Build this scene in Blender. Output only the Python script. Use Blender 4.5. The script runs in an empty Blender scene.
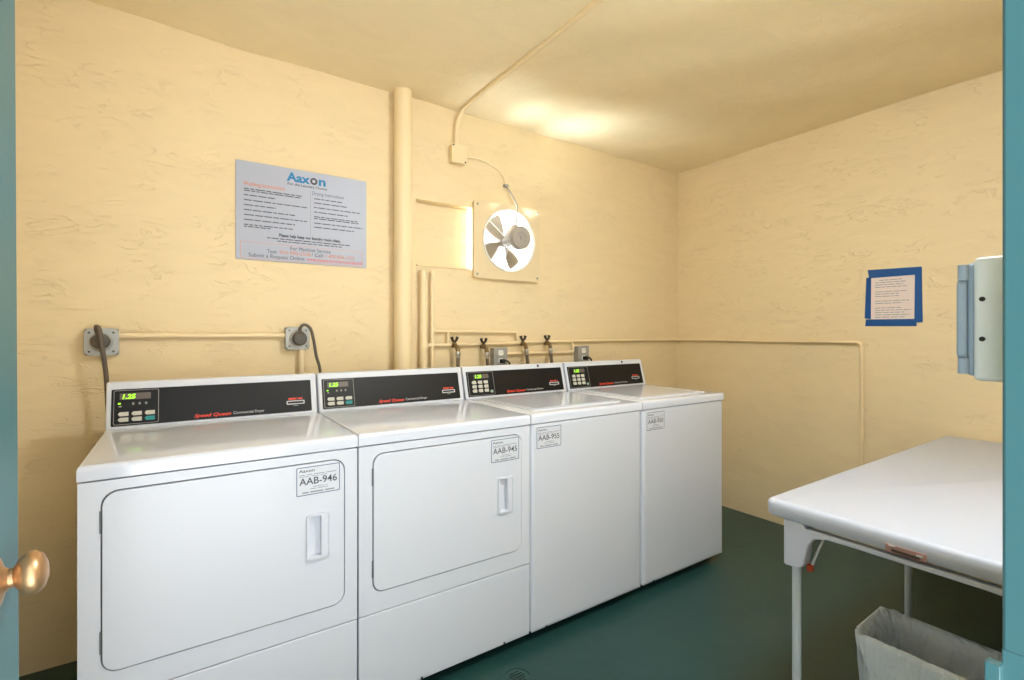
import bpy, bmesh, math, random
from mathutils import Vector, Matrix
random.seed(7)
COL = bpy.context.scene.collection
SC = bpy.context.scene
R = math.radians

# ------------------------------------------------------------------ materials
def lin(c):
    return tuple(((v/255)/12.92 if v/255 <= .04045 else ((v/255+.055)/1.055)**2.4) for v in c)+(1,)

def mat(name, rgb, rough=.5, metal=0., spec=None, emit=None, estr=0., coat=0., bump=None, trans=0., alpha=1.):
    m = bpy.data.materials.new(name); m.use_nodes = True
    nt = m.node_tree; b = nt.nodes['Principled BSDF']
    b.inputs['Base Color'].default_value = lin(rgb)
    b.inputs['Roughness'].default_value = rough
    b.inputs['Metallic'].default_value = metal
    if spec is not None: b.inputs['Specular IOR Level'].default_value = spec
    if coat: b.inputs['Coat Weight'].default_value = coat; b.inputs['Coat Roughness'].default_value = .08
    if emit: b.inputs['Emission Color'].default_value = lin(emit); b.inputs['Emission Strength'].default_value = estr
    if trans: b.inputs['Transmission Weight'].default_value = trans
    # every material carries a little procedural variation of its own
    n = nt.nodes.new('ShaderNodeTexNoise'); n.inputs['Scale'].default_value = (bump or (60, .02))[0]; n.inputs['Detail'].default_value = 4
    tc = nt.nodes.new('ShaderNodeTexCoord'); nt.links.new(tc.outputs['Object'], n.inputs['Vector'])
    bp = nt.nodes.new('ShaderNodeBump'); bp.inputs['Strength'].default_value = (bump or (60, .02))[1]; bp.inputs['Distance'].default_value = .002
    nt.links.new(n.outputs['Fac'], bp.inputs['Height']); nt.links.new(bp.outputs['Normal'], b.inputs['Normal'])
    return m

def plaster(name, rgb, stretch=(1, 1, 1), ridge=.5, rough=.62):
    """painted knock-down plaster: broad trowel swells plus thin broken ridges"""
    m = bpy.data.materials.new(name); m.use_nodes = True
    nt = m.node_tree; N = nt.nodes.new; L = nt.links.new
    b = nt.nodes['Principled BSDF']; b.inputs['Roughness'].default_value = rough
    b.inputs['Specular IOR Level'].default_value = .35
    tc = N('ShaderNodeTexCoord'); mp = N('ShaderNodeMapping'); mp.inputs['Scale'].default_value = stretch
    L(tc.outputs['Object'], mp.inputs['Vector'])
    # broad swell
    n1 = N('ShaderNodeTexNoise'); n1.inputs['Scale'].default_value = 5; n1.inputs['Detail'].default_value = 5; n1.inputs['Distortion'].default_value = 1.2
    L(mp.outputs['Vector'], n1.inputs['Vector'])
    # thin ridges: a narrow band of a distorted noise, broken up by a mask
    n2 = N('ShaderNodeTexNoise'); n2.inputs['Scale'].default_value = 6.5; n2.inputs['Detail'].default_value = 3; n2.inputs['Distortion'].default_value = 1.6
    L(mp.outputs['Vector'], n2.inputs['Vector'])
    s = N('ShaderNodeMath'); s.operation = 'SUBTRACT'; s.inputs[1].default_value = .5; L(n2.outputs['Fac'], s.inputs[0])
    a = N('ShaderNodeMath'); a.operation = 'ABSOLUTE'; L(s.outputs[0], a.inputs[0])
    rr = N('ShaderNodeMapRange'); rr.inputs['From Min'].default_value = 0; rr.inputs['From Max'].default_value = .017
    rr.inputs['To Min'].default_value = 1; rr.inputs['To Max'].default_value = 0; L(a.outputs[0], rr.inputs['Value'])
    n3 = N('ShaderNodeTexNoise'); n3.inputs['Scale'].default_value = 7; n3.inputs['Detail'].default_value = 2
    L(tc.outputs['Object'], n3.inputs['Vector'])
    r3 = N('ShaderNodeMapRange'); r3.inputs['From Min'].default_value = .47; r3.inputs['From Max'].default_value = .66; L(n3.outputs['Fac'], r3.inputs['Value'])
    mu = N('ShaderNodeMath'); mu.operation = 'MULTIPLY'; L(rr.outputs['Result'], mu.inputs[0]); L(r3.outputs['Result'], mu.inputs[1])
    # fine grain
    n4 = N('ShaderNodeTexNoise'); n4.inputs['Scale'].default_value = 45; n4.inputs['Detail'].default_value = 4; L(mp.outputs['Vector'], n4.inputs['Vector'])
    c1 = N('ShaderNodeMath'); c1.operation = 'MULTIPLY_ADD'; c1.inputs[1].default_value = ridge; L(mu.outputs[0], c1.inputs[0])
    sw = N('ShaderNodeMath'); sw.operation = 'MULTIPLY'; sw.inputs[1].default_value = .4; L(n1.outputs['Fac'], sw.inputs[0]); L(sw.outputs[0], c1.inputs[2])
    c2 = N('ShaderNodeMath'); c2.operation = 'MULTIPLY_ADD'; c2.inputs[1].default_value = .10; L(n4.outputs['Fac'], c2.inputs[0]); L(c1.outputs[0], c2.inputs[2])
    bp = N('ShaderNodeBump'); bp.inputs['Strength'].default_value = .55; bp.inputs['Distance'].default_value = .011
    L(c2.outputs[0], bp.inputs['Height']); L(bp.outputs['Normal'], b.inputs['Normal'])
    # slight colour unevenness of the paint coat
    mx = N('ShaderNodeMix'); mx.data_type = 'RGBA'
    mx.inputs['A'].default_value = lin(rgb); mx.inputs['B'].default_value = lin(tuple(int(v*.955) for v in rgb))
    L(n1.outputs['Fac'], mx.inputs['Factor']); L(mx.outputs['Result'], b.inputs['Base Color'])
    return m

WALL = (241, 218, 173)
M = {}
M['wall'] = plaster('wall_plaster', WALL, (.8, .8, 2.6), .64)
M['wall_side'] = plaster('wall_plaster_side', WALL, (.8, .8, 2.6), .64)
M['ceiling'] = plaster('ceiling_plaster', (250, 231, 190), (1, 1.6, 1), .16, .5)
M['board'] = plaster('board_plaster', WALL, (.7, 1, 5), .5)
M['pipe'] = mat('painted_pipe', WALL, .5, bump=(30, .25))
M['fanplate'] = mat('cream_metal', (230, 208, 166), .45, bump=(12, .15))
M['fanrim'] = mat('white_rim', (236, 232, 222), .4)
M['white'] = mat('white_enamel', (214, 216, 222), .4, coat=.08, bump=(9, .01))
M['whitetop'] = mat('white_enamel_top', (216, 219, 227), .12, coat=.2, bump=(9, .003))
M['gap'] = mat('seam_shade_hinge_grey', (105, 105, 108), .7)  # painted shade of the open dryer door seam; also the hinge colour
M['dark'] = mat('black_rubber', (22, 22, 22), .6)
M['black'] = mat('black_console', (17, 16, 17), .42, spec=.3)
M['black2'] = mat('black_display', (19, 19, 21), .4, spec=.3)
M['outline'] = mat('grey_line', (150, 146, 140), .5)
M['button'] = mat('pale_button', (204, 200, 186), .5)
M['teal'] = mat('teal_button', (40, 150, 150), .5)
M['greenb'] = mat('green_button', (150, 180, 160), .5)
M['led'] = mat('green_led', (120, 220, 20), .5, emit=(150, 240, 30), estr=1.3)
M['window'] = mat('display_window', (104, 92, 84), .3)
M['red'] = mat('red_print', (226, 62, 36), .5)
M['pwhite'] = mat('white_print', (205, 205, 205), .5)
M['sticker'] = mat('sticker_paper', (212, 214, 219), .5)
M['ink'] = mat('dark_ink', (70, 71, 77), .6)
M['inkl'] = mat('grey_ink', (140, 142, 146), .6)
M['sign'] = mat('sign_plastic', (170, 175, 190), .4, bump=(5, .03))
M['blue'] = mat('blue_print', (10, 120, 172), .5)
M['orange'] = mat('orange_print', (206, 120, 70), .5)
M['slate'] = mat('slate_print', (96, 110, 134), .5)
M['orangel'] = mat('pale_orange_print', (214, 150, 120), .5)
M['galv'] = mat('galvanised_plate', (178, 178, 172), .45, .4, bump=(40, .1))
M['galvd'] = mat('grey_box', (160, 156, 146), .5)
M['plug'] = mat('grey_plug', (92, 84, 76), .6)
M['cord'] = mat('grey_cord', (98, 86, 74), .6)
M['hose'] = mat('braided_hose', (104, 88, 72), .55, bump=(400, .4))
M['brass'] = mat('dull_brass', (120, 96, 60), .4, .6)
M['bronze'] = mat('dark_handle', (58, 46, 34), .5, .3)
M['steel'] = mat('bright_steel', (196, 192, 182), .3, .8)
M['motor'] = mat('grey_motor', (168, 160, 150), .5, .2)
M['blade'] = mat('fan_blade', (150, 136, 116), .5)
M['tape'] = mat('blue_tape', (0, 76, 140), .6, bump=(60, .2))
M['paper'] = mat('notice_paper', (232, 214, 204), .6)
M['table'] = mat('white_plastic', (192, 196, 206), .42, bump=(160, .08))
M['leg'] = mat('grey_steel_leg', (196, 206, 212), .4)
M['latch'] = mat('brown_latch', (156, 116, 106), .5)
M['rust'] = mat('rust_clip', (176, 62, 30), .6)
M['door'] = mat('teal_paint', (58, 98, 101), .35, bump=(16, .2))
M['knob'] = mat('aged_brass', (190, 150, 108), .36, .8, bump=(25, .25))
M['boxwhite'] = mat('white_painted_box', (250, 249, 243), .5, bump=(26, .8))
M['boxgrey'] = mat('grey_cover', (160, 174, 186), .45, bump=(20, .2))
M['bin'] = mat('bin_plastic', (196, 200, 204), .5)
M['lamp'] = mat('lamp_diffuser', (250, 248, 240), .5, emit=(224, 238, 255), estr=74.0)
M['grate'] = mat('drain_metal', (70, 84, 78), .5, .3)

def floor_mat():
    m = bpy.data.materials.new('green_floor_paint'); m.use_nodes = True
    nt = m.node_tree; N = nt.nodes.new; L = nt.links.new; b = nt.nodes['Principled BSDF']
    tc = N('ShaderNodeTexCoord')
    n = N('ShaderNodeTexNoise'); n.inputs['Scale'].default_value = 3; n.inputs['Detail'].default_value = 6; L(tc.outputs['Object'], n.inputs['Vector'])
    r = N('ShaderNodeValToRGB'); r.color_ramp.elements[0].color = lin((30, 62, 58)); r.color_ramp.elements[1].color = lin((38, 72, 67))
    L(n.outputs['Fac'], r.inputs['Fac']); L(r.outputs['Color'], b.inputs['Base Color'])
    n2 = N('ShaderNodeTexNoise'); n2.inputs['Scale'].default_value = 14; n2.inputs['Detail'].default_value = 3; L(tc.outputs['Object'], n2.inputs['Vector'])
    bp = N('ShaderNodeBump'); bp.inputs['Strength'].default_value = .12; bp.inputs['Distance'].default_value = .01
    L(n2.outputs['Fac'], bp.inputs['Height']); L(bp.outputs['Normal'], b.inputs['Normal'])
    b.inputs['Roughness'].default_value = .33; b.inputs['Specular IOR Level'].default_value = .45
    return m
M['floor'] = floor_mat()

def liner_mat():
    m = bpy.data.materials.new('thin_white_film'); m.use_nodes = True
    nt = m.node_tree; N = nt.nodes.new; L = nt.links.new
    b = nt.nodes['Principled BSDF']; b.inputs['Base Color'].default_value = lin((240, 248, 255)); b.inputs['Roughness'].default_value = .32
    tr = N('ShaderNodeBsdfTranslucent'); tr.inputs['Color'].default_value = lin((236, 242, 247))
    mx = N('ShaderNodeMixShader'); mx.inputs[0].default_value = .15
    L(b.outputs[0], mx.inputs[1]); L(tr.outputs[0], mx.inputs[2]); L(mx.outputs[0], nt.nodes['Material Output'].inputs['Surface'])
    tc = N('ShaderNodeTexCoord'); n = N('ShaderNodeTexNoise'); n.inputs['Scale'].default_value = 16; n.inputs['Detail'].default_value = 3; n.inputs['Distortion'].default_value = 1.5
    mp = N('ShaderNodeMapping'); mp.inputs['Scale'].default_value = (1.4, 1.4, .5); L(tc.outputs['Object'], mp.inputs['Vector']); L(mp.outputs['Vector'], n.inputs['Vector'])
    bp = N('ShaderNodeBump'); bp.inputs['Strength'].default_value = .5; bp.inputs['Distance'].default_value = .05
    L(n.outputs['Fac'], bp.inputs['Height']); L(bp.outputs['Normal'], b.inputs['Normal'])
    return m
M['liner'] = liner_mat()

# ------------------------------------------------------------------ mesh helpers
def xz(u, v, w): return Vector((u, w, v))            # a plate facing the room: u right, v up, w depth

def add_box(bm, lo, hi, mi=0, mp=None):
    vs = []
    for z in (lo[2], hi[2]):
        for x, y in ((lo[0], lo[1]), (hi[0], lo[1]), (hi[0], hi[1]), (lo[0], hi[1])):
            p = Vector((x, y, z)); vs.append(bm.verts.new(mp(p) if mp else p))
    for f in ((0, 3, 2, 1), (4, 5, 6, 7), (0, 1, 5, 4), (1, 2, 6, 5), (2, 3, 7, 6), (3, 0, 4, 7)):
        bm.faces.new([vs[i] for i in f]).material_index = mi

def rrect(x0, y0, x1, y1, r, n=6):
    o = []
    for cx, cy, a in ((x1-r, y1-r, 0), (x0+r, y1-r, 90), (x0+r, y0+r, 180), (x1-r, y0+r, 270)):
        for k in range(n+1):
            t = R(a+90*k/n); o.append((cx+r*math.cos(t), cy+r*math.sin(t)))
    return o

def circ(cx, cy, r, n=40, ry=None):
    return [(cx+r*math.cos(2*math.pi*k/n), cy+(ry or r)*math.sin(2*math.pi*k/n)) for k in range(n)]

def plate(bm, outer, holes=(), w0=0., w1=.01, mp=xz, mi=0):
    """solid plate from 2-D outline(s): (u,v) mapped with depth w"""
    t = bmesh.new(); edges = []
    for loop in [outer]+list(holes):
        vs = [t.verts.new((p[0], p[1], 0)) for p in loop]
        edges += [t.edges.new((vs[i], vs[(i+1) % len(vs)])) for i in range(len(vs))]
    if holes: bmesh.ops.triangle_fill(t, use_beauty=True, use_dissolve=False, edges=edges)
    else: t.faces.new(list(t.verts))
    front = list(t.faces)
    ex = bmesh.ops.extrude_face_region(t, geom=front)
    nv = [v for v in ex['geom'] if isinstance(v, bmesh.types.BMVert)]
    for v in nv: v.co.z = 1
    bmesh.ops.recalc_face_normals(t, faces=list(t.faces))
    t.verts.ensure_lookup_table()
    vm = {v: bm.verts.new(mp(v.co.x, v.co.y, w0 if v.co.z < .5 else w1)) for v in t.verts}
    for f in t.faces:
        try: bm.faces.new([vm[v] for v in f.verts]).material_index = mi
        except ValueError: pass
    t.free()

def fillet(pts, r, n=6):
    pts = [Vector(p) for p in pts]; o = [pts[0]]
    for i in range(1, len(pts)-1):
        a, b, c = pts[i-1], pts[i], pts[i+1]
        d1, d2 = (a-b), (c-b); rr = min(r, d1.length*.48, d2.length*.48)
        p, q = b+d1.normalized()*rr, b+d2.normalized()*rr
        for k in range(n+1):
            t = k/n; o.append(p*(1-t)**2+b*2*t*(1-t)+q*t*t)
    o.append(pts[-1]); return o

def spline(pts, n=8):
    P = [Vector(p) for p in pts]; P = [P[0]*2-P[1]]+P+[P[-1]*2-P[-2]]; o = []
    for i in range(1, len(P)-2):
        for k in range(n):
            t = k/n; a, b, c, d = P[i-1:i+3]
            o.append(.5*((2*b)+(c-a)*t+(2*a-5*b+4*c-d)*t*t+(3*b-a-3*c+d)*t**3))
    o.append(P[-2]); return o

def add_tube(bm, pts, r, n=10, mi=0):
    pts = [Vector(p) for p in pts]; rings = []
    up = None
    for i, p in enumerate(pts):
        d = (pts[min(i+1, len(pts)-1)]-pts[max(i-1, 0)]).normalized()
        if up is None: up = d.orthogonal().normalized()
        up = (up-d*up.dot(d)).normalized(); s = d.cross(up)
        rad = r(i/(len(pts)-1)) if callable(r) else r
        rings.append([bm.verts.new(p+(up*math.cos(2*math.pi*k/n)+s*math.sin(2*math.pi*k/n))*rad) for k in range(n)])
    for a, b in zip(rings, rings[1:]):
        for k in range(n): bm.faces.new((a[k], a[(k+1) % n], b[(k+1) % n], b[k])).material_index = mi
    bm.faces.new(rings[0][::-1]).material_index = mi; bm.faces.new(rings[-1]).material_index = mi

def add_lathe(bm, prof, origin, axis, n=24, mi=0):
    axis = Vector(axis).normalized(); u = axis.orthogonal().normalized(); v = axis.cross(u); O = Vector(origin); rings = []
    for r, h in prof:
        rings.append([bm.verts.new(O+axis*h+(u*math.cos(2*math.pi*k/n)+v*math.sin(2*math.pi*k/n))*max(r, 1e-4)) for k in range(n)])
    for a, b in zip(rings, rings[1:]):
        for k in range(n): bm.faces.new((a[k], a[(k+1) % n], b[(k+1) % n], b[k])).material_index = mi
    bm.faces.new(rings[0][::-1]).material_index = mi; bm.faces.new(rings[-1]).material_index = mi

def add_text(bm, s, size, mp, u, v, align='LEFT', mi=0, bold=0., shear=0., w=0., width=None):
    cu = bpy.data.curves.new('t', 'FONT'); cu.body = s; cu.size = 1; cu.align_x = align; cu.offset = bold; cu.shear = shear; cu.resolution_u = 3
    o = bpy.data.objects.new('t', cu); COL.objects.link(o)
    dg = bpy.context.evaluated_depsgraph_get(); dg.update()
    me = o.evaluated_get(dg).to_mesh()
    xs = [q.co.x for q in me.vertices]; k = 1.
    if width and xs: k = width/((max(xs)-min(xs))*size)
    vs = [bm.verts.new(mp(u+q.co.x*size*k, v+q.co.y*size, w)) for q in me.vertices]
    for p in me.polygons:
        try: bm.faces.new([vs[i] for i in p.vertices]).material_index = mi
        except ValueError: pass
    o.evaluated_get(dg).to_mesh_clear(); bpy.data.objects.remove(o); bpy.data.curves.remove(cu)

def rect(bm, mp, u0, v0, u1, v1, w, mi=0):
    bm.faces.new([bm.verts.new(mp(*p, w)) for p in ((u0, v0), (u1, v0), (u1, v1), (u0, v1))]).material_index = mi

def bars(bm, mp, u0, u1, v, h, w, mi=0, seed=0):
    """a line of print too small to read: broken short strokes"""
    rg = random.Random(seed+int(u0*1e4)+int(v*1e4)); u = u0
    while u < u1:
        l = min(rg.uniform(.012, .04), u1-u); rect(bm, mp, u, v, u+l, v+h, w, mi); u += l+.0045

def obj(name, bm, mats, parent=None, bevel=0., seg=2, smooth=True, loc=None, fix=True, kind=None, angle=40):
    if fix: bmesh.ops.recalc_face_normals(bm, faces=list(bm.faces))
    me = bpy.data.meshes.new(name); bm.to_mesh(me); bm.free()
    for m in (mats if isinstance(mats, (list, tuple)) else [mats]): me.materials.append(M[m] if isinstance(m, str) else m)
    if smooth:
        for p in me.polygons: p.use_smooth = True
        me.set_sharp_from_angle(angle=R(angle))
    o = bpy.data.objects.new(name, me); COL.objects.link(o)
    if parent: o.parent = parent
    if loc: o.location = loc
    if bevel:
        b = o.modifiers.new('Bevel', 'BEVEL'); b.width = bevel; b.segments = seg; b.limit_method = 'ANGLE'; b.angle_limit = R(50)
        b.harden_normals = False
    if kind: o['kind'] = kind
    return o

def thing(name, label, cat, loc=(0, 0, 0), rz=0., group=None):
    o = bpy.data.objects.new(name, None); COL.objects.link(o); o.location = loc; o.rotation_euler = (0, 0, rz)
    o.empty_display_size = .05
    o['label'] = label; o['category'] = cat
    if group: o['group'] = group
    return o

def tag(o, label, cat, group=None):
    o['label'] = label; o['category'] = cat
    if group: o['group'] = group
    return o
B = bmesh.new

# ------------------------------------------------------------------ room shell
CX, CY, CZ = -3.2295, -2.4665, 1.2394
YF, YO = -2.369, -2.519            # front wall, inner and outer faces
XL = -3.86; ZC = 2.487
DX0, DX1 = -3.515, -2.7330         # doorway between the jambs

bm = B(); plate(bm, [(XL-.12, 0), (.12, 0), (.12, 2.7), (XL-.12, 2.7)], [[(-2.181, 1.598), (-1.395, 1.598), (-1.395, 1.957), (-2.181, 1.957)]], 0, .13)
obj('wall_back', bm, 'wall', kind='structure', smooth=False)
bm = B(); add_box(bm, (0, YO, 0), (.12, 0, 2.7)); obj('wall_right', bm, 'wall_side', kind='structure', smooth=False)
bm = B(); add_box(bm, (XL-.12, YO, 0), (XL, 0, 2.7)); obj('wall_left', bm, 'wall_side', kind='structure', smooth=False)
bm = B(); plate(bm, [(XL, 0), (DX0-.02, 0), (DX0-.02, 2.08), (DX1+.02, 2.08), (DX1+.02, 0), (0, 0), (0, 2.7), (XL, 2.7)], [], YO, YF)
obj('wall_front', bm, 'wall', kind='structure', smooth=False)
bm = B(); add_box(bm, (XL-.12, YO, -.1), (.12, .13, 0)); obj('floor', bm, 'floor', kind='structure', smooth=False)
# ceiling: hand-trowelled, slightly wavy
bm = B(); nx, ny = 72, 48; g = []
def cz(x, y):
    k = math.exp(-((x+3.75)/.55)**2)*math.exp(y/1.2)*.026
    return ZC+k+.004*math.sin(5.1*x+1.3)*math.sin(4.3*y+.4)+.003*math.sin(11*x+7*y)
for j in range(ny+1):
    g.append([bm.verts.new((XL-.1+(.2-XL)*i/nx, YO+.02+(-YO+.06)*j/ny, cz(XL-.1+(.2-XL)*i/nx, YO+.02+(-YO+.06)*j/ny))) for i in range(nx+1)])
for j in range(ny):
    for i in range(nx): bm.faces.new((g[j][i], g[j+1][i], g[j+1][i+1], g[j][i+1]))
o = obj('ceiling', bm, 'ceiling', kind='structure', fix=False)
sd = o.modifiers.new('Solidify', 'SOLIDIFY'); sd.thickness = .1; sd.offset = -1

# the door frame and the door leaf swung into the room
tr = bpy.data.objects.new('trim_1', None); COL.objects.link(tr); tr['kind'] = 'structure'
bm = B(); add_box(bm, (DX0-.02, YO, 0), (DX0, YF, 2.06)); obj('door_jamb', bm, 'door', tr, .002)
bm = B(); add_box(bm, (DX1, YO, 0), (DX1+.02, YF, 2.06)); obj('door_jamb', bm, 'door', tr, .002)
bm = B(); add_box(bm, (DX0-.02, YO, 2.06), (DX1+.02, YF, 2.08)); obj('door_head', bm, 'door', tr, .002)
bm = B(); add_box(bm, (DX1-.0004, YF-.035, .965), (DX1+.001, YF+.0, 1.010)); add_box(bm, (DX1-.009, YF-.001, .974), (DX1+.0, YF+.0075, 1.0)); obj('strike_plate', bm, 'door', tr, .001)
dr = bpy.data.objects.new('door_1', None); COL.objects.link(dr); dr['kind'] = 'structure'
dr.location = (-3.3885, -1.6415, 0.); dr.rotation_euler = (0, 0, R(-8))
# local: free edge at y=0, hinge at y=-.735, visible face at x=0; the leaf has sagged slightly
LEAN = lambda p: Vector((p.x-(p.z-.967)*.0045, p.y, p.z))
bm = B(); add_box(bm, (-.04, -.722, .012), (0, 0, 2.05), mp=LEAN); obj('leaf', bm, 'door', dr, .004)
bm = B(); add_lathe(bm, [(.030, 0), (.030, .002), (.024, .005), (.014, .008), (.0105, .012), (.0105, .016), (.0135, .018), (.0200, .022), (.0235, .028), (.0235, .034), (.019, .040), (.010, .0435), (0, .0445)], (0, -.062, .9665), (1, .2, .08), 40)
obj('door_knob', bm, 'knob', dr)
for z in (.25, 1.0, 1.8):
    bm = B(); add_tube(bm, [(.004, -.728, z-.045), (.004, -.728, z+.045)], .007); obj('hinge', bm, 'door', dr)

# ------------------------------------------------------------------ things on the back wall
# blocked-up part of the old opening
bm = B(); plate(bm, [(-2.1795, 1.5995), (-1.841, 1.5995), (-1.841, 1.9555), (-2.1795, 1.9555)], [], .052, .09)
add_box(bm, (-2.179, -.004, 1.599), (-1.842, .054, 1.606))
tag(obj('infill_board', bm, 'board', smooth=False), 'rough cream plastered infill panel recessed in the wall, left of the fan', 'board')

# exhaust fan
FX, FZ = -1.607, 1.781
t = thing('exhaust_fan', 'square cream exhaust fan with round opening and grey motor, glowing with daylight', 'fan', (FX, 0, FZ))
bm = B(); plate(bm, rrect(-.238, -.228, .232, .218, .018), [circ(.005, .005, .186, 56)], -.034, -.028)
plate(bm, rrect(-.238, -.228, .232, .218, .018), [rrect(-.234, -.224, .228, .214, .015)], -.030, -.012)
obj('fan_plate', bm, 'fanplate', t, .002)
bm = B(); plate(bm, circ(.005, .005, .186, 56), [circ(.005, .005, .178, 56)], -.040, .03); plate(bm, circ(.005, .005, .172, 56), [circ(.005, .005, .168, 56)], -.02, -.016)
obj('fan_ring', bm, 'fanrim', t, .001)
for sx, sz in ((-.215, -.205), (.21, -.205), (.21, .195), (-.215, .195)):
    bm = B(); add_lathe(bm, [(.007, 0), (.007, .002), (.004, .004)], (sx, -.034, sz), (0, -1, 0), 12); obj('screw', bm, 'galvd', t)
bm = B(); add_lathe(bm, [(.026, -.005), (.030, .012), (.030, .085), (.044, .100), (.060, .118), (.065, .126), (.065, .160), (.060, .166), (.032, .168), (.029, .165), (.012, .165), (.010, .171), (0, .171)], (0, 0, .005), (0, -1, 0), 32)
obj('motor', bm, 'motor', t)
bm = B(); add_lathe(bm, [(.012, -.05), (.03, -.045), (.03, -.012), (.012, -.008)], (0, 0, .005), (0, -1, 0), 20); obj('hub', bm, 'motor', t)
for k in range(4):
    a = R(33+90*k); bm = B(); ca, sa = math.cos(a), math.sin(a); rows = []
    for i in range(8):
        rr = .028+(.160-.028)*i/7; half = .014+.040*math.sin(min(1, i/6)*1.45)*(1 if i < 7 else .8)
        row = []
        for j in range(7):
            q = -1+2*j/6; tt = q*half; dep = .026+.020*q*(1-.3*i/7)+.006*q*q
            row.append(bm.verts.new((rr*ca-tt*sa, dep, .005+rr*sa+tt*ca)))
        rows.append(row)
    for i in range(7):
        for j in range(6): bm.faces.new((rows[i][j], rows[i+1][j], rows[i+1][j+1], rows[i][j+1]))
    o = obj('blade', bm, 'blade', t, fix=False); sd = o.modifiers.new('Solidify', 'SOLIDIFY'); sd.thickness = .002
for a in (20, 140, 260):
    bm = B(); c, s = math.cos(R(a)), math.sin(R(a))
    add_tube(bm, [(.034*c, -.03, .005+.034*s), (.178*c, -.022, .005+.178*s)], .004, 8); obj('motor_strut', bm, 'fanrim', t)

# junction box, cable and overhead conduit
t = thing('junction_box', 'small square junction box painted cream, high on the wall above the fan', 'junction box', (-1.943, 0, 2.232))
bm = B(); add_box(bm, (-.043, -.040, -.047), (.043, 0, .047)); obj('box', bm, 'pipe', t, .004)
bm = B(); plate(bm, rrect(-.047, -.052, .047, .052, .006), [], -.045, -.040); obj('cover_plate', bm, 'pipe', t, .001)
for sx, sz in ((-.037, .042), (.037, -.042)):
    bm = B(); add_lathe(bm, [(.005, 0), (.005, .002), (.002, .003)], (sx, -.045, sz), (0, -1, 0), 10); obj('screw', bm, 'bronze', t)
t = thing('fan_cable', 'thin cream cable arching from the junction box down to the fan motor', 'cable', (-1.890, 0, 2.236))
pts = [(0, -.02, 0), (.092, -.012, .006), (.205, -.012, -.020), (.262, -.012, -.070), (.275, -.012, -.115)]
bm = B(); add_tube(bm, spline(pts), .006, 8); obj('cable_sheath', bm, 'pipe', t)
pts = [(.275, -.012, -.112), (.300, -.03, -.165), (.318, -.05, -.215), (.316, -.075, -.27), (.294, -.092, -.36), (.268, -.10, -.41)]
bm = B(); add_tube(bm, spline(pts), .0045, 8); o = obj('motor_lead', bm, 'motor', t); o['label'] = 'bare grey lead below the clip'
bm = B(); add_box(bm, (.262, -.022, -.126), (.290, 0, -.112)); obj('cable_clip', bm, 'galvd', t, .002)
cpts = [(-1.953, -.022, 2.280), (-1.950, -.022, 2.40), (-1.928, -.05, 2.478), (-1.928, -.3, 2.485), (-1.932, -1.90, 2.478)]
bm = B(); add_tube(bm, fillet(cpts, .09, 8), .0125, 12); tag(obj('ceiling_conduit', bm, 'pipe'), 'cream painted conduit bending up the wall and running along the ceiling', 'conduit')
t = thing('ceiling_light', 'round white ceiling lamp at the end of the overhead conduit', 'lamp', (-1.90, -2.04, ZC))
bm = B(); add_lathe(bm, [(.19, .03), (.19, -.018), (.175, -.022)], (0, 0, 0), (0, 0, 1), 40); obj('base', bm, 'fanrim', t)
bm = B(); add_lathe(bm, [(.172, -.02), (.176, -.05), (.165, -.085), (.12, -.11), (.05, -.12), (0, -.121)], (0, 0, 0), (0, 0, 1), 40); obj('lamp_shade', bm, 'lamp', t)

# pipes
bm = B(); add_tube(bm, [(-2.273, -.047, .001), (-2.273, -.047, 2.495)], .0465, 28)
tag(obj('drain_pipe', bm, 'pipe'), 'thick cream vertical pipe from ceiling down behind the dryers', 'pipe')
bm = B(); add_tube(bm, fillet([(-2.152, -.03, .001), (-2.152, -.03, 1.572)], .02), .0205, 18); add_tube(bm, [(-2.152, -.03, 1.150), (-2.152, -.03, 1.195)], .0235, 18)
tag(obj('water_pipe', bm, 'pipe'), 'medium cream vertical water pipe ending below the infill panel, beside the thick pipe', 'pipe')
bm = B(); add_tube(bm, [(-2.098, -.024, .001), (-2.098, -.024, 1.572)], .0115, 14); add_tube(bm, [(-2.098, -.024, 1.235), (-2.098, -.024, 1.265)], .015, 14)
tag(obj('water_pipe', bm, 'pipe'), 'thin cream vertical water pipe just right of the medium one', 'pipe')
bm = B(); add_tube(bm, fillet([(-2.096, -.024, 1.250), (-1.545, -.024, 1.243), (-1.535, -.024, 1.185), (-1.49, -.024, 1.184)], .015), .0085, 10)
add_tube(bm, [(-2.003, -.024, 1.249), (-2.003, -.024, 1.178)], .0085, 10)
tag(obj('water_pipe', bm, 'pipe'), 'upper horizontal cream branch pipe with a short drop, above the taps', 'pipe')
bm = B(); add_tube(bm, [(-2.145, -.024, 1.173), (-1.50, -.024, 1.181)], .0095, 10); add_tube(bm, [(-2.145, -.024, 1.173), (-2.098, -.024, 1.1735)], .0135, 12)
tag(obj('water_pipe', bm, 'pipe'), 'lower horizontal cream water pipe feeding the two left taps', 'pipe')
bm = B(); add_tube(bm, fillet([(-1.495, -.022, 1.183), (-.9, -.022, 1.188), (-.02, -.022, 1.188), (-.02, -1.262, 1.187), (-.02, -1.262, .02)], .03), .0085, 10)
tag(obj('conduit', bm, 'pipe'), 'long cream conduit turning the corner and dropping down the right wall', 'conduit')
bm = B(); add_tube(bm, [(-3.425, -.02, 1.229), (-2.828, -.02, 1.229)], .0105, 12); tag(obj('conduit', bm, 'pipe'), 'horizontal cream conduit between the two big dryer outlets', 'conduit')
bm = B(); add_tube(bm, [(-2.757, -.02, 1.165), (-2.757, -.02, .02)], .0145, 12); tag(obj('conduit', bm, 'pipe'), 'vertical cream conduit dropping below the second dryer outlet', 'conduit')
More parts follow.
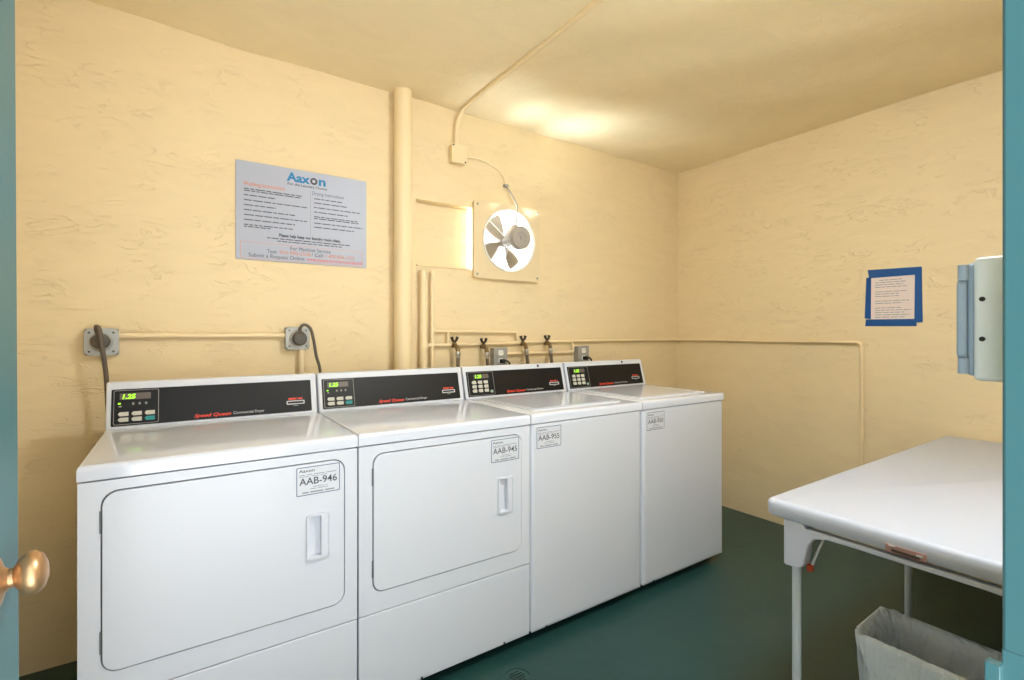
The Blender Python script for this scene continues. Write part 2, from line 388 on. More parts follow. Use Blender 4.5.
bm = B(); add_tube(bm, fillet([(-1.63, -.02, 1.117), (-1.095, -.02, 1.115), (-1.095, -.02, 1.176)], .02), .0095, 10); tag(obj('conduit', bm, 'pipe'), 'short cream conduit between the two small grey washer outlets', 'conduit')

# hose taps and hoses
def tap(x, z, label):
    t = thing('hose_tap', label, 'tap', (x, 0, z), 0, 'hose taps behind the washers')
    bm = B(); add_tube(bm, fillet([(0, -.018, .002), (.001, -.048, .004), (.006, -.064, -.006), (.008, -.068, -.032)], .012), .0115, 12)
    add_lathe(bm, [(.013, 0), (.013, .014), (.009, .016)], (0, -.044, .002), (0, 0, 1), 12); obj('tap_body', bm, 'brass', t)
    bm = B(); add_tube(bm, [(0, -.044, .014), (0, -.044, .026)], .005, 8)
    for s in (-1, 1):
        add_tube(bm, [(0, -.044, .022), (s*.012, -.044, .034), (s*.017, -.044, .051)], lambda q: .006+.0035*q, 8)
    obj('handle', bm, 'bronze', t)
    bm = B(); add_lathe(bm, [(.012, 0), (.014, .004), (.014, .02), (.011, .024), (.011, .034)], (.008, -.068, -.028), (.02, 0, -1), 14); obj('hose_coupling', bm, 'steel', t)
    return t
def hose(x, z, dx, label):
    t = obj('fill_hose', hb(x, z, dx), 'hose'); tag(t, label, 'hose', 'washer fill hoses')
def hb(x, z, dx):
    bm = B(); add_tube(bm, spline([(x+.009, -.068, z-.056), (x+.011+dx*.3, -.070, z-.11), (x+.012+dx, -.085, z-.2), (x+.012+dx*1.2, -.10, z-.38), (x+.012+dx, -.125, z-.52), (x+.012+dx, -.181, z-.56)]), .0105, 12); return bm
for x, z, dx, n in ((-1.973, 1.167, -.012, 'leftmost hose tap, above the gap between dryer and washer'), (-1.787, 1.158, .010, 'second hose tap from the left, just left of a grey outlet'),
                    (-1.511, 1.171, .018, 'third hose tap from the left, right of the first small grey outlet'), (-1.327, 1.173, .012, 'rightmost hose tap, farthest along the pipe')):
    tap(x, z, n+', dark wing handle'); hose(x, z, dx, 'grey braided fill hose hanging from the '+n.split(',')[0])

# big dryer outlets, their plugs and cords
def dryer_outlet(x, z, label):
    t = thing('dryer_outlet', label, 'outlet', (x, 0, z), 0, 'dryer outlets')
    c = .014
    octa = [(-.05+c, -.052), (.05-c, -.052), (.052, -.052+c), (.052, .052-c), (.05-c, .052), (-.05+c, .052), (-.052, .052-c), (-.052, -.052+c)]
    bm = B(); add_box(bm, (-.050, -.034, -.050), (.050, 0, .050)); obj('box', bm, 'galvd', t, .002)
    bm = B(); plate(bm, octa, [], -.042, -.034); obj('cover_plate', bm, 'galv', t, .0015)
    for sx, sz in ((-.040, .040), (.040, .040), (.040, -.040), (-.040, -.040)):
        bm = B(); add_lathe(bm, [(.004, 0), (.004, .002), (.002, .003)], (sx*.9, -.042, sz*.9), (0, -1, 0), 8); obj('screw', bm, 'plug', t)
    bm = B(); add_lathe(bm, [(.036, 0), (.036, .006), (.033, .008)], (0, -.042, .0), (0, -1, 0), 28); obj('socket_face', bm, 'galvd', t)
    return t
dryer_outlet(-3.4735, 1.205, 'square metal dryer outlet with thick cord hanging straight down, nearest the door')
dryer_outlet(-2.777, 1.215, 'square metal dryer outlet above the gap between the two dryers')
# small grey washer outlets
def washer_outlet(x, z, label):
    t = thing('washer_outlet', label, 'outlet', (x, 0, z), 0, 'washer outlets')
    bm = B(); add_box(bm, (-.042, -.046, -.052), (.042, 0, .052)); obj('box', bm, 'galvd', t, .004)
    bm = B(); plate(bm, rrect(-.047, -.056, .047, .056, .006), [], -.052, -.046); obj('cover_plate', bm, 'galvd', t, .001)
    for s in (1, -1):
        bm = B(); plate(bm, rrect(-.017, s*.024-.016, .017, s*.024+.016, .010), [], -.055, -.052, mi=0)
        for q in (-.006, .006): plate(bm, [(q-.001, s*.024), (q+.001, s*.024), (q+.001, s*.024+.008), (q-.001, s*.024+.008)], [], -.0555, -.055, mi=1)
        obj('socket', bm, ['fanrim', 'dark'], t)
washer_outlet(-1.676, 1.100, 'small grey outlet box between the second and third taps')
washer_outlet(-1.030, 1.100, 'small grey outlet box right of all the taps')

# instruction sign
SX0, SX1, SZ0, SZ1 = -3.024, -2.449, 1.565, 2.0
t = thing('instruction_sign', 'pale grey laundry instruction sign with blue logo, on the wall above the dryers', 'sign', (SX0, 0, SZ0))
W_, H_ = SX1-SX0, SZ1-SZ0
bm = B(); plate(bm, rrect(0, 0, W_, H_, .004), [], -.007, -.0005); obj('panel', bm, 'sign', t, .001)
S = lambda s, q: (s*W_, (1-q)*H_)
P = lambda u, v, w: Vector((u, -.0075+w, v))
bm = B()
u, v = S(.362, .132); add_text(bm, 'Aax', .056, P, u, v, bold=.035, mi=0, width=.102)
u2 = u+.116; plate(bm, circ(u2, v+.0145, .0165, 28), [circ(u2, v+.0145, .0078, 28)], 0, .0004, P, 1)
add_text(bm, 'n', .056, P, u2+.020, v, bold=.035, mi=0, width=.032)
u, v = S(.362, .176); add_text(bm, 'For the Laundry Choice', .017, P, u, v, bold=.015, mi=1, width=.175)
obj('logo', bm, ['blue', 'ink'], t, fix=False, smooth=False)
bm = B()
add_text(bm, 'Washing Instructions', .023, P, *S(.05, .245), mi=1, bold=.01, width=.17)
add_text(bm, 'Drying Instructions', .023, P, *S(.55, .245), mi=2, bold=.01, width=.145)
for q, e in ((.285, .47), (.305, .46), (.35, .28), (.40, .51), (.45, .28), (.50, .42), (.55, .51), (.60, .42), (.65, .41), (.67, .24)):
    a = S(.055, q); bars(bm, P, a[0], e*W_, a[1], .0042, 0, 0)
for q, e in ((.29, .79), (.335, .83), (.385, .94), (.435, .84), (.485, .92), (.505, .93), (.555, .965), (.60, .89)):
    a = S(.565, q); bars(bm, P, a[0], e*W_, a[1], .0042, 0, 0)
a, b = S(.535, .69), S(.538, .21); rect(bm, P, a[0], a[1], b[0], b[1], 0, 4)
add_text(bm, 'Please help keep our laundry room clean.', .019, P, *S(.54, .735), align='CENTER', mi=0, bold=.04, width=.275)
for q, s, e in ((.765, .215, .86), (.79, .29, .79)):
    a = S(s, q); bars(bm, P, a[0], e*W_, a[1], .0042, 0, 0)
for (s0, q0, s1, q1) in ((.03, .822, .965, .818), (.03, .985, .965, .981), (.03, .985, .034, .818), (.961, .985, .965, .818)):
    a, b = S(s0, q0), S(s1, q1); rect(bm, P, a[0], a[1], b[0], b[1], 0, 3)
add_text(bm, 'For Machine Service', .024, P, *S(.54, .868), align='CENTER', mi=0, width=.18)
u, v = S(.215, .918); add_text(bm, 'Text:', .024, P, u, v, mi=0, width=.042); add_text(bm, '954-990-5558', .024, P, u+.05, v, mi=1, width=.135)
add_text(bm, '/ Call:', .024, P, u+.19, v, mi=0, width=.055); add_text(bm, '1-800-826-1012', .024, P, u+.252, v, mi=1, width=.135)
u, v = S(.085, .968); add_text(bm, 'Submit a Request Online:', .024, P, u, v, mi=0, width=.235); add_text(bm, 'www.aaxon.com/servicerequest', .024, P, u+.243, v, mi=5, width=.262)
obj('printed_text', bm, ['ink', 'orange', 'slate', 'orangel', 'inkl', 'red'], t, fix=False, smooth=False)

# taped notice on the right wall
t = thing('taped_notice', 'printed notice framed in blue tape on the right wall', 'notice', (0, -1.40, 1.43))
Q = lambda u, v, w: Vector((-w-.0002, -u, v))         # faces -x; u runs towards -y
bm = B(); plate(bm, [(-.102, -.118), (.098, -.118), (.106, .122), (-.098, .126)], [], 0, .0006, Q, 0)
rg = random.Random(3)
for k in range(17):
    if k in (4, 8, 11): continue
    v = .100-.0128*k; bars(bm, Q, -.080+(.02 if k == 0 else 0), rg.uniform(.03, .085), v, .0035, .0011, 1, k)
obj('paper', bm, ['paper', 'inkl'], t, smooth=False)
for w, pts in ((.0012, [(-.108, .118), (.112, .118), (.128, .158), (-.116, .165)]), (.0021, [(.098, -.136), (.134, -.134), (.130, .156), (.101, .150)]),
               (.0012, [(-.128, -.152), (.108, -.154), (.106, -.116), (-.124, -.114)]), (.0021, [(-.130, -.108), (-.100, -.113), (-.098, .126), (-.122, .120)])):
    bm = B(); plate(bm, pts, [], w, w+.0007, Q); obj('tape_strip', bm, 'tape', t, smooth=False)

# ------------------------------------------------------------------ laundry machines
YM = -.8825; XM = -3.437; ZT = .914
TILT = math.atan2(.041, .157); ST, CT = math.sin(TILT), math.cos(TILT)
G = lambda u, v, w: Vector((u, .536+v*ST-w*CT, ZT+v*CT+w*ST))
def console(t, w, washer):
    prof = [(.536, ZT-.002), (.577, 1.071), (.60, 1.071), (.66, 1.03), (.70, .96), (.70, ZT-.002)]
    bm = B(); plate(bm, prof, [], .003, w-.003, lambda u, v, q: Vector((q, u, v))); obj('control_hood', bm, 'white', t, .006, 3)
    u1 = w-.026; bm = B(); plate(bm, rrect(.018, .010, u1, .136, .004), [], -.002, .0025, G); pn = obj('control_panel', bm, 'black', t, .0008)
    d1 = .172 if washer else .149
    bm = B(); plate(bm, rrect(.024, .014, d1, .132, .005), [], .0024, .0031, G, 0)
    plate(bm, rrect(.024, .014, d1, .132, .005), [rrect(.0258, .0158, d1-.0018, .1302, .004)], .0024, .0036, G, 1)
    a = .062 if washer else .044
    rect(bm, G, a-.004, .099, a+.082, .121, .0034, 2)
    for k in range(3): rect(bm, G, a+.03+.018*k, .080, a+.036+.018*k, .088, .0034, 1)
    rect(bm, G, a-.008, .084, a-.001, .089, .0036, 3); rect(bm, G, a-.006, .074, a+.002, .079, .0034, 1)
    dp = obj('display', bm, ['black2', 'outline', 'window', 'led'], pn, smooth=False)
    bm = B(); add_text(bm, '1.25', .022, G, a, .102, bold=.03, shear=.15, w=.0042, width=.036); obj('price_digits', bm, 'led', dp if False else pn, fix=False, smooth=False)
    if washer:
        bs = [(.042+.034*c, .030+.021*r, .026, .016, 'button') for r in range(3) for c in range(3)]+[(.143, .024, .018, .014, 'greenb')]
    else:
        bs = [(.036+.0365*c, .024+.019*r, .029, .014, 'teal' if (c == 2 and r == 0) else 'button') for r in range(2) for c in range(3)]
    for (u, v, dw, dh, m) in bs:
        bm = B(); plate(bm, [(u, v+dh*.5), (u+.005, v), (u+dw, v), (u+dw, v+dh), (u+.005, v+dh)], [], .003, .0052, G); o = obj('button', bm, m, pn, .0006)
        if m == 'teal': o['label'] = 'teal button'
    bm = B(); e = 0 if not washer else -.01
    add_text(bm, 'Speed Queen', .017, G, .253+e, .019, bold=.03, shear=.3, mi=0, w=.0032, width=.117)
    add_text(bm, 'Commercial '+('Washer' if washer else 'Dryer'), .014, G, .377+e, .0205, mi=1, w=.0032, width=.105 if not washer else .115)
    obj('brand_text', bm, ['red', 'pwhite'], pn, fix=False, smooth=False)
    e = 0 if not washer else -.036
    bm = B(); plate(bm, rrect(.563+e, .040, .630+e, .055, .003), [rrect(.567+e, .0435, .626+e, .0515, .002)], .002, .005, G, 0)
    bars(bm, G, .570+e, .624+e, .059, .007, .0032, 1); bars(bm, G, .588+e, .606+e, .034, .002, .0032, 2)
    obj('card_slot', bm, ['pwhite', 'red', 'greenb'], pn, smooth=False)

def sticker(parent, u0, v0, text, y):
    F = lambda u, v, w: Vector((u0+u, y-w, v0+v)); w, h = .129, .088
    bm = B(); plate(bm, rrect(0, 0, w, h, .004), [], 0, .0006, F, 0)
    plate(bm, rrect(.001, .001, w-.001, h-.001, .004), [rrect(.0034, .0034, w-.0034, h-.0034, .003)], .0006, .0009, F, 2)
    add_text(bm, 'Aaxon', .013, F, .008, h-.017, bold=.01, mi=1, w=.001, width=.045)
    bars(bm, F, .008, w-.012, h-.026, .0022, .001, 3); bars(bm, F, .008, w*.7, h-.031, .0016, .001, 3, 4)
    add_text(bm, text, .030, F, w/2, .033, align='CENTER', bold=.01, mi=1, w=.001, width=.110)
    bars(bm, F, .048, .090, .024, .002, .001, 3); bars(bm, F, .040, .092, .018, .002, .001, 3, 2); bars(bm, F, .018, w-.016, .0075, .004, .001, 3, 5)
    obj('number_sticker', bm, ['sticker', 'ink', 'slate', 'inkl'], parent, fix=False, smooth=False)

def feet(t, w):
    for x in (.045, w-.045):
        for y in (.085, .64):
            bm = B(); add_lathe(bm, [(.019, 0), (.021, .006), (.016, .016), (.008, .018), (.008, .058)], (x, y, 0), (0, 0, 1), 16); obj('foot', bm, 'dark', t)

def top_slab(bm, w, z0, z1, r=.014, depth=.705):
    """top panel with softly rolled front and side edges"""
    prof = [(0, z0), (0, z1-r)]+[(r-r*math.cos(R(k*15)), z1-r+r*math.sin(R(k*15))) for k in range(1, 7)]
    rings = []
    for ins, z in prof: rings.append([bm.verts.new(p) for p in ((ins*.5+.0012, ins-.003, z), (w-ins*.5-.0012, ins-.003, z), (w-ins*.5-.0012, depth, z), (ins*.5+.0012, depth, z))])
    for a, b in zip(rings, rings[1:]):
        for k in range(4): bm.faces.new((a[k], a[(k+1) % 4], b[(k+1) % 4], b[k]))
    bm.faces.new(rings[-1]); bm.faces.new(rings[0][::-1])

def dryer(x, number, label):
    w = .683; t = thing('clothes_dryer', label, 'dryer', (XM+x, YM, 0), 0, 'dryers')
    bm = B(); add_box(bm, (.0035, .012, .045), (w-.0035, .70, .8735)); obj('cabinet', bm, 'white', t, .003)
    bm = B(); plate(bm, rrect(.0025, .325, w-.0025, .8715, .003, 2), [rrect(.0465, .3895, .6415, .8455, .037)], 0, .0118); fp = obj('front_panel', bm, 'white', t, .0025)
    bm = B(); plate(bm, rrect(.040, .383, .648, .852, .04), [], .0105, .0122); obj('seam_shade_plate', bm, 'gap', t)  # grey plate added behind the door, painting the seam's shade
    hole = rrect(.533, .559, .569, .683, .005, 3)
    bm = B(); plate(bm, rrect(.050, .393, .638, .842, .034), [hole], -.004, .0106); d = obj('door', bm, 'white', t, .003)
    # pull handle: raised bezel with a finger pocket
    F = lambda u, v, q: Vector((u, q, v))
    bm = B(); plate(bm, rrect(.527, .552, .598, .689, .008), [hole], -.011, -.0035, F)
    for (a, b, c, e) in ((.532, .559, .534, .683), (.568, .559, .570, .683), (.533, .558, .569, .560), (.533, .682, .569, .684)): add_box(bm, (a, -.009, b), (c, .0098, e))
    add_box(bm, (.532, .0085, .558), (.570, .0104, .684)); add_box(bm, (.589, -.0135, .559), (.596, -.010, .683)); obj('handle', bm, 'white', d, .002)
    sticker(d, .497, .748, number, -.0042)
    for z in (.47, .77):
        bm = B(); add_box(bm, (.0445, -.003, z-.028), (.0485, .006, z+.028)); obj('hinge', bm, 'gap', d, .001)
    bm = B(); plate(bm, rrect(.0025, .052, w-.0025, .3215, .003, 2), [], 0, .0118); lp = obj('lower_panel', bm, 'white', t, .0025)
    bm = B(); add_box(bm, (.004, .0015, .043), (w-.004, .02, .053)); obj('toe_flange', bm, 'white', t, .002)
    for q in (.22, .56):
        bm = B(); add_lathe(bm, [(.004, 0), (.004, .002), (.002, .003)], (q, .0015, .0485), (0, -1, 0), 8); obj('screw', bm, 'dark', t)
    bm = B(); top_slab(bm, w, .876, ZT); tp = obj('top_panel', bm, 'whitetop', t, .002, angle=30)
    console(t, w, False); feet(t, w)
    return t

def washer(x, number, label):
    w = .651; t = thing('clothes_washer', label, 'washer', (XM+x, YM, 0), 0, 'washers')
    pts = []
    r = .016
    for cx, cy, a in ((w-.003-r, r, -90), (.003+r, r, 180)):
        for k in range(7): q = R(a+90*k/6); pts.append((cx+r*math.cos(q), cy+r*math.sin(q)))
    loop = pts[:7]+[(w-.003, .70), (.003, .70)]+pts[7:]
    bm = B(); plate(bm, loop, [], .048, .8725, lambda u, v, q: Vector((u, v, q))); cb = obj('cabinet', bm, 'white', t, .002)
    bm = B(); plate(bm, rrect(.02, .050, w-.02, .866, .004), [], -.0006, .004); fp = obj('front_panel', bm, 'white', t, .001)
    bm = B(); add_box(bm, (.006, .0025, .041), (w-.006, .02, .05)); obj('toe_flange', bm, 'white', t, .002)
    bm = B(); add_lathe(bm, [(.004, 0), (.004, .002), (.002, .003)], (.08, .0025, .0455), (0, -1, 0), 8); obj('screw', bm, 'dark', t)
    sticker(fp, .028, .772, number, -.0008)
    bm = B(); top_slab(bm, w, .876, ZT); obj('top_panel', bm, 'whitetop', t, .002, angle=30)
    bm = B(); plate(bm, rrect(.055, .055, w-.075, .50, .02), [], ZT-.002, ZT+.006, lambda u, v, q: Vector((u, v, q))); ld = obj('lid', bm, 'whitetop', t, .004, 3)
    bm = B(); plate(bm, rrect(.075, .075, w-.095, .48, .018), [], ZT+.0055, ZT+.0075, lambda u, v, q: Vector((u, v, q))); obj('lid_inset', bm, 'whitetop', ld, .0015)
    console(t, w, True); feet(t, w)
    bm = B(); add_lathe(bm, [(.006, -.002), (.006, .003), (.003, .004)], G(.468, .150, 0), (0, -CT, ST), 14); obj('hood_lock', bm, 'dark', t)
    return t
d1 = dryer(0, 'AAB-946', 'white dryer nearest the door, sticker ending 946')
d2 = dryer(.683, 'AAB-945', 'second white dryer, between the first dryer and a washer, sticker ending 945')
w1 = washer(1.368, 'AAB-955', 'plain-fronted white washer next to the second dryer, sticker ending 955')
w2 = washer(2.0225, 'AAB-950', 'plain-fronted white washer at the far end of the row, nearest the corner')

# each machine's own mains cord, plugged into the wall behind it
def sub(name, parent, loc):
    o = bpy.data.objects.new(name, None); COL.objects.link(o); o.empty_display_size = .05
    o.parent = parent; o.location = Matrix.Rotation(-parent.rotation_euler.z, 3, 'Z') @ (Vector(loc)-parent.location)
    return o
t = sub('power_cord', d1, (-3.4735, -.05, 1.205))
bm = B(); add_lathe(bm, [(.026, 0), (.029, .006), (.029, .020), (.024, .030), (.010, .034)], (0, 0, .002), (0, -1, 0), 26); obj('plug', bm, 'plug', t)
pts = [(-.004, -.030, .020), (-.010, -.036, .050), (-.008, -.046, .058), (.000, -.054, .048), (.006, -.054, .0), (.014, -.048, -.07), (.020, -.040, -.15), (.026, -.03, -.34)]
bm = B(); add_tube(bm, spline(pts), .0078, 12); obj('cable', bm, 'cord', t)
t = sub('power_cord', d2, (-2.777, -.05, 1.215))
bm = B(); add_lathe(bm, [(.028, 0), (.031, .006), (.031, .020), (.026, .030), (.010, .034)], (.004, 0, -.002), (0, -1, 0), 26); obj('plug', bm, 'plug', t)
pts = [(.004, -.026, .020), (.002, -.034, .046), (.018, -.040, .062), (.045, -.038, .044), (.060, -.034, -.01), (.072, -.03, -.08), (.090, -.03, -.16), (.094, -.03, -.34)]
bm = B(); add_tube(bm, spline(pts), .0066, 12); obj('cable', bm, 'cord', t)

def washer_cord(m, x, z):
    c = sub('power_cord', m, (x, -.055, z-.024))
    bm = B(); add_box(bm, (-.012, -.028, -.012), (.014, 0, .012)); obj('plug', bm, 'dark', c, .004)
    bm = B(); add_tube(bm, spline([(.008, -.02, .002), (.030, -.024, .0), (.048, -.022, -.022), (.052, -.016, -.07), (.05, -.01, -.28)]), .0055, 10); obj('cable', bm, 'dark', c)
washer_cord(w1, -1.676, 1.100)
washer_cord(w2, -1.030, 1.100)

# ------------------------------------------------------------------ folding table
TX0, TX1, TY0, TY1, TZ = -1.702, -.015, -2.352, -1.628, .722
t = thing('folding_table', 'white plastic folding table with grey steel legs against the right wall', 'table', ((TX0+TX1)/2, (TY0+TY1)/2, 0))
lx, ly = (TX1-TX0)/2, (TY1-TY0)/2
zz = lambda u, v, q: Vector((u, v, q))
bm = B(); plate(bm, rrect(-lx, -ly, lx, ly, .024), [], TZ-.010, TZ, zz)
sk = [rrect(-lx, -ly, lx, ly, .024), rrect(-lx+.012, -ly+.012, lx-.012, ly-.012, .018)]
bm.free(); bm = B()
# moulded top: deck plus a turned-down lip, notched for the latch on the short edge
def lip(bm):
    prof = [(.0, TZ-.050), (.0, TZ-.010), (.003, TZ-.004), (.010, TZ)]
    rings = [[bm.verts.new((p[0], p[1], z)) for p in rrect(-lx+i, -ly+i, lx-i, ly-i, .024)] for i, z in [(.006, TZ-.050), (.001, TZ-.045), (0, TZ-.012), (.003, TZ-.004), (.010, TZ)]]
    inn = [[bm.verts.new((p[0], p[1], z)) for p in rrect(-lx+i, -ly+i, lx-i, ly-i, .02)] for i, z in [(.016, TZ-.050), (.018, TZ-.022)]]
    n = len(rings[0])
    for a, b in zip(rings, rings[1:]):
        for k in range(n): bm.faces.new((a[k], a[(k+1) % n], b[(k+1) % n], b[k]))
    for k in range(n): bm.faces.new((rings[0][(k+1) % n], rings[0][k], inn[0][k], inn[0][(k+1) % n])); bm.faces.new((inn[0][(k+1) % n], inn[0][k], inn[1][k], inn[1][(k+1) % n]))
    bm.faces.new(rings[-1]); bm.faces.new(inn[1][::-1])
lip(bm); obj('tabletop', bm, 'table', t, angle=50)
bm = B(); add_box(bm, (-lx-.0015, -.043, TZ-.051), (-lx+.014, .043, TZ-.030), 0); add_box(bm, (-lx-.003, -.030, TZ-.047), (-lx+.004, .030, TZ-.040), 1); add_box(bm, (-lx-.003, .022, TZ-.036), (-lx, .036, TZ-.031), 2)
add_box(bm, (-lx-.003, -.036, TZ-.042), (-lx, -.022, TZ-.036), 2)
la = obj('latch', bm, ['latch', 'bronze', 'galv'], t, .0015); la['label'] = 'brown latch in the table edge'
# arched end frame that carries the legs
def end_frame(x0, x1, yoff):
    h = ly-.055
    pts = [(h, TZ-.052), (h, TZ-.185), (h-.006, TZ-.189), (h-.045, TZ-.186), (h-.058, TZ-.172), (h-.070, TZ-.110), (h-.085, TZ-.086), (h-.115, TZ-.076), (h-.16, TZ-.074)]
    low = [(-p[0], p[1]) for p in pts[::-1]]
    up = [(-h+.055, TZ-.049), (-h+.062, TZ-.062), (-h+.075, TZ-.060), (h-.075, TZ-.060), (h-.062, TZ-.062), (h-.055, TZ-.049)]
    bm = B(); plate(bm, pts+low+up, [], x0, x1, lambda u, v, q: Vector((q, u, v))); return bm
bm = end_frame(-lx+.005, -lx+.030, 0)
h = ly-.055
plate(bm, [(h, TZ-.052), (h, TZ-.185), (h-.045, TZ-.189), (h-.06, TZ-.052)], [], -lx+.028, -lx+.075, lambda u, v, q: Vector((q, u, v)))
plate(bm, [(-h, TZ-.052), (-h, TZ-.185), (-h+.045, TZ-.189), (-h+.06, TZ-.052)], [], -lx+.028, -lx+.075, lambda u, v, q: Vector((q, u, v)))
obj('end_frame', bm, 'table', t, .003)
fx = -.757-(TX0+TX1)/2
bm = end_frame(fx-.02, fx+.02, 0); obj('end_frame', bm, 'table', t, .003)
for x in (-lx+.040, fx):
    for s in (1, -1):
        y = s*(h-.022)
        bm = B(); add_tube(bm, [(x, y, .012), (x, y, TZ-.06)], .0125, 16); l = obj('leg', bm, 'leg', t)
        bm = B(); add_lathe(bm, [(.015, 0), (.016, .004), (.016, .03), (.013, .034)], (x, y, 0), (0, 0, 1), 16); obj('leg_cap', bm, 'dark', l)
for s in (1, -1):
    bm = B(); add_box(bm, (-lx+.03, s*(h-.062)-.006, TZ-.196), (-lx+.05, s*(h-.062)+.008, TZ-.176)); o = obj('lock_clip', bm, 'rust', t, .003); o['label'] = 'rust red clip'
    bm = B(); add_tube(bm, [(-lx+.045, s*(h-.062), TZ-.18), (-lx+.06, s*(h-.09), TZ-.09), (-lx+.10, s*(h-.10), TZ-.05)], .005, 8); obj('brace', bm, 'galv', t)
for s in (1, -1):
    bm = B(); add_tube(bm, [(-lx+.05, s*.08, TZ-.06), (fx+.4, s*.08, TZ-.04)], .007, 8); obj('brace', bm, 'leg', t)

# ------------------------------------------------------------------ wastebasket and its liner
BX, BY = -1.502, -2.02
def shell(prof, n=72, fold=0., seed=0, closed=True):
    """lofted rounded-rectangle shell; prof = list of (half_x, half_y, z, wave)"""
    rg = random.Random(seed); ph = [rg.uniform(0, 6.28) for _ in range(6)]; bm = B(); rings = []
    for hx, hy, z, wv in prof:
        ring = []
        base = rrect(-hx, -hy, hx, hy, min(hx, hy)*.36, 17)
        for k, (x, y) in enumerate(base):
            a = 2*math.pi*k/len(base)
            d = 1.7*wv*(.5*math.sin(5*a+ph[0]+z*9)+.3*math.sin(11*a+ph[1]-z*14)+.35*math.sin(17*a+ph[2]+z*6)+.25*math.sin(29*a+ph[3]+z*21)+.22*math.sin(43*a+ph[4]-z*30))
            l = math.hypot(x, y); zz_ = z+(fold*(math.sin(3*a+ph[4])+.6*math.sin(7*a+ph[5])) if z > .355 else 0)
            ring.append(bm.verts.new((x+x/l*d, y+y/l*d, zz_)))
        rings.append(ring)
    n = len(rings[0])
    for a, b in zip(rings, rings[1:]):
        for k in range(n): bm.faces.new((a[k], a[(k+1) % n], b[(k+1) % n], b[k]))
    if closed: bm.faces.new(rings[-1])
    return bm
t = thing('wastebasket', 'white rectangular wastebasket on the floor under the table edge', 'bin', (BX, BY, 0))
bm = shell([(.075, .120, .0, 0), (.078, .124, .006, 0), (.108, .170, .355, 0), (.114, .177, .357, 0), (.114, .177, .366, 0), (.1125, .1755, .366, 0), (.1065, .1685, .35, 0), (.077, .1225, .012, 0), (.02, .03, .010, 0)])
bm.faces.new([v for v in bm.verts][0:72][::-1]); obj('tub', bm, 'bin', t)
t = thing('bin_liner', 'crinkled translucent white plastic bag lining the wastebasket', 'bin liner', (BX, BY, 0))
prof = [(.094, .146, .105, .010), (.101, .156, .16, .009), (.107, .165, .22, .008), (.113, .174, .28, .007), (.118, .181, .33, .005), (.1205, .185, .362, .003), (.121, .186, .378, .002), (.117, .181, .380, .002), (.103, .166, .368, .001),
        (.0965, .157, .33, .003), (.089, .146, .26, .004), (.081, .134, .18, .005), (.070, .117, .09, .005), (.060, .102, .035, .004), (.03, .05, .024, .002)]
bm = shell(prof, fold=.004, seed=5); obj('bag', bm, 'liner', t, fix=False, angle=180)

# ------------------------------------------------------------------ outlet box by the door jamb
t = thing('outlet_box', 'white weatherproof box with pale blue-grey cover, beside the door jamb', 'outlet box', (-2.6295, YF, 1.252))
bm = B(); add_box(bm, (0, 0, -.056), (.07, .0395, .056)); obj('box_body', bm, 'boxwhite', t, .004, 3)
for z in (.018, -.018):
    bm = B(); add_lathe(bm, [(.0022, 0), (.0022, .0008), (.001, .001)], (0, .033, z), (-1, 0, 0), 10); obj('screw', bm, 'bronze', t)
bm = B(); plate(bm, rrect(.002, -.052, .068, .052, .006), [], .0395, .044)
plate(bm, rrect(-.001, -.038, .071, .038, .008), [], .044, .051)
obj('flip_cover', bm, 'boxgrey', t, .002)
bm = B(); add_tube(bm, [(.0, .046, .036), (.0, .046, .050)], .004, 10); obj('cover_hinge', bm, 'boxgrey', t)
bm = B(); add_tube(bm, [(.0, .046, -.050), (.0, .046, -.036)], .004, 10); obj('cover_hinge', bm, 'boxgrey', t)

# floor drain
t = thing('floor_drain', 'round slotted drain set in the green floor in front of the dryers', 'drain', (-2.222, -1.012, 0))
bm = B(); plate(bm, circ(0, 0, .055, 36), [circ(0, 0, .046, 36)], .0005, .004, zz); obj('rim', bm, 'floor', t)
sl = [rrect(-.030+abs(k)*.004, k*.0125-.003, .030-abs(k)*.004, k*.0125+.003, .0028, 3) for k in (-2, -1, 0, 1, 2)]
bm = B(); plate(bm, circ(0, 0, .044, 36), sl, .0008, .003, zz); obj('grate', bm, 'floor', t)
bm = B(); plate(bm, circ(0, 0, .046, 30), [], .0002, .0007, zz); obj('sump', bm, 'dark', t)

# ------------------------------------------------------------------ daylight and lamps
wd = bpy.data.worlds.new('sky'); SC.world = wd; wd.use_nodes = True
bg = wd.node_tree.nodes['Background']; bg.inputs['Color'].default_value = (.89, .95, 1.0, 1); bg.inputs['Strength'].default_value = 3.2
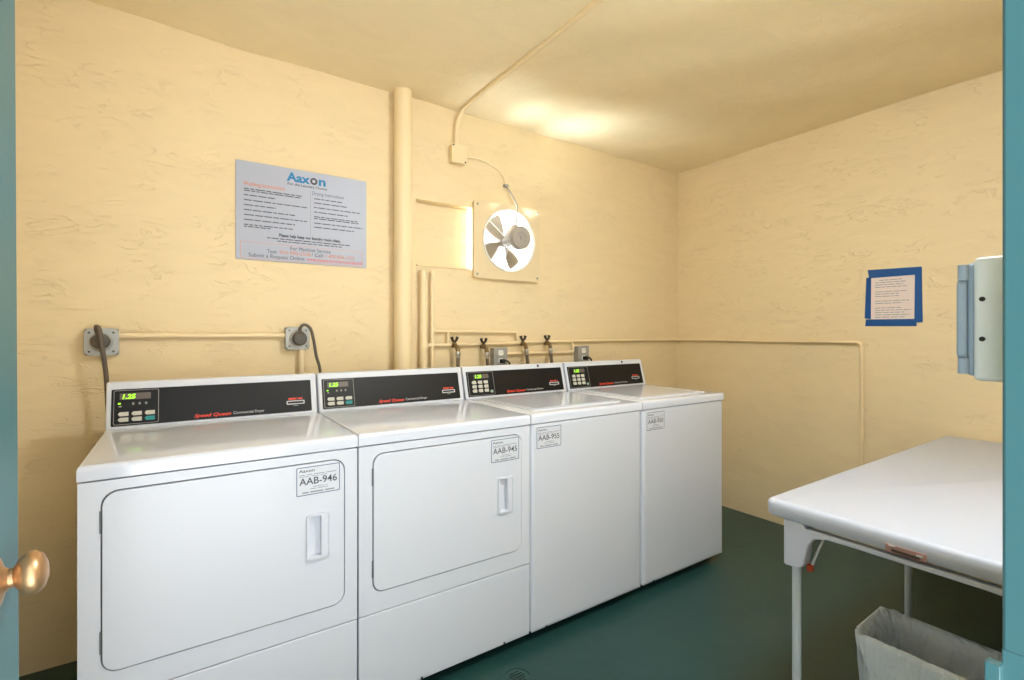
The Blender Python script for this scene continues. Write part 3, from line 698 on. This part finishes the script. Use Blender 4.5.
# sky above, brighter sunlit paving below the horizon
wn = wd.node_tree; wt = wn.nodes.new('ShaderNodeTexCoord'); wx = wn.nodes.new('ShaderNodeSeparateXYZ'); wr = wn.nodes.new('ShaderNodeMapRange')
wn.links.new(wt.outputs['Generated'], wx.inputs[0]); wn.links.new(wx.outputs['Z'], wr.inputs['Value'])
wr.inputs['From Min'].default_value = -.06; wr.inputs['From Max'].default_value = .02; wr.inputs['To Min'].default_value = 5.0; wr.inputs['To Max'].default_value = 2.5
wn.links.new(wr.outputs['Result'], bg.inputs['Strength'])
def area(name, loc, rot, sx, sy, e, col=(1, 1, 1), portal=False, spread=180):
    l = bpy.data.lights.new(name, 'AREA'); l.shape = 'RECTANGLE'; l.size = sx; l.size_y = sy; l.energy = e; l.color = col; l.spread = R(spread)
    o = bpy.data.objects.new(name, l); COL.objects.link(o); o.location = loc; o.rotation_euler = rot
    if portal: l.cycles.is_portal = True
    return o
area('doorway_portal', ((DX0+DX1)/2, YO-.005, 1.03), (R(90), 0, 0), .80, 2.08, 1, portal=True)
area('fan_portal', (-1.79, .135, 1.7775), (R(-90), 0, 0), .80, .37, 1, portal=True)
# daylight thrown up out of the fan throat on to the ceiling
for fx_, ax, e in ((-1.69, -1.78, 8), (-1.60, -1.38, 15), (-1.54, -1.0, 20)):
    l = bpy.data.lights.new('fan_throat_light', 'SPOT'); l.energy = e; l.spot_size = R(70); l.spot_blend = 1; l.shadow_soft_size = .03; l.color = (.76, .88, 1)
    o = bpy.data.objects.new('fan_throat_light', l); COL.objects.link(o); o.location = (fx_, -.034, 1.89)
    o.rotation_euler = (Vector((ax, -.15, ZC))-o.location).to_track_quat('-Z', 'Y').to_euler()

# daylight leaking past the edge of the fan plate into the old recess
l = bpy.data.lights.new('recess_leak', 'POINT'); l.energy = .10; l.shadow_soft_size = .012; l.color = (1, .97, .9)
for z in (1.66, 1.78, 1.90):
    o = bpy.data.objects.new('recess_leak', l); COL.objects.link(o); o.location = (-1.815, .020, z)

# ------------------------------------------------------------------ camera
cam = bpy.data.cameras.new('camera'); co = bpy.data.objects.new('camera', cam); COL.objects.link(co)
co.location = (CX, CY, CZ); co.rotation_euler = (R(90), 0, -.5945)
cam.sensor_width = 36; cam.sensor_fit = 'HORIZONTAL'; cam.lens = 36*492.7/1024
cam.shift_y = -(340-333.0)/1024; cam.clip_start = .01; cam.clip_end = 50
SC.camera = co
vs = SC.view_settings
SC.display_settings.display_device = 'sRGB'
vs.view_transform = 'Standard'; vs.look = 'None'; vs.exposure = 0.5; vs.gamma = 1; vs.use_curve_mapping = False
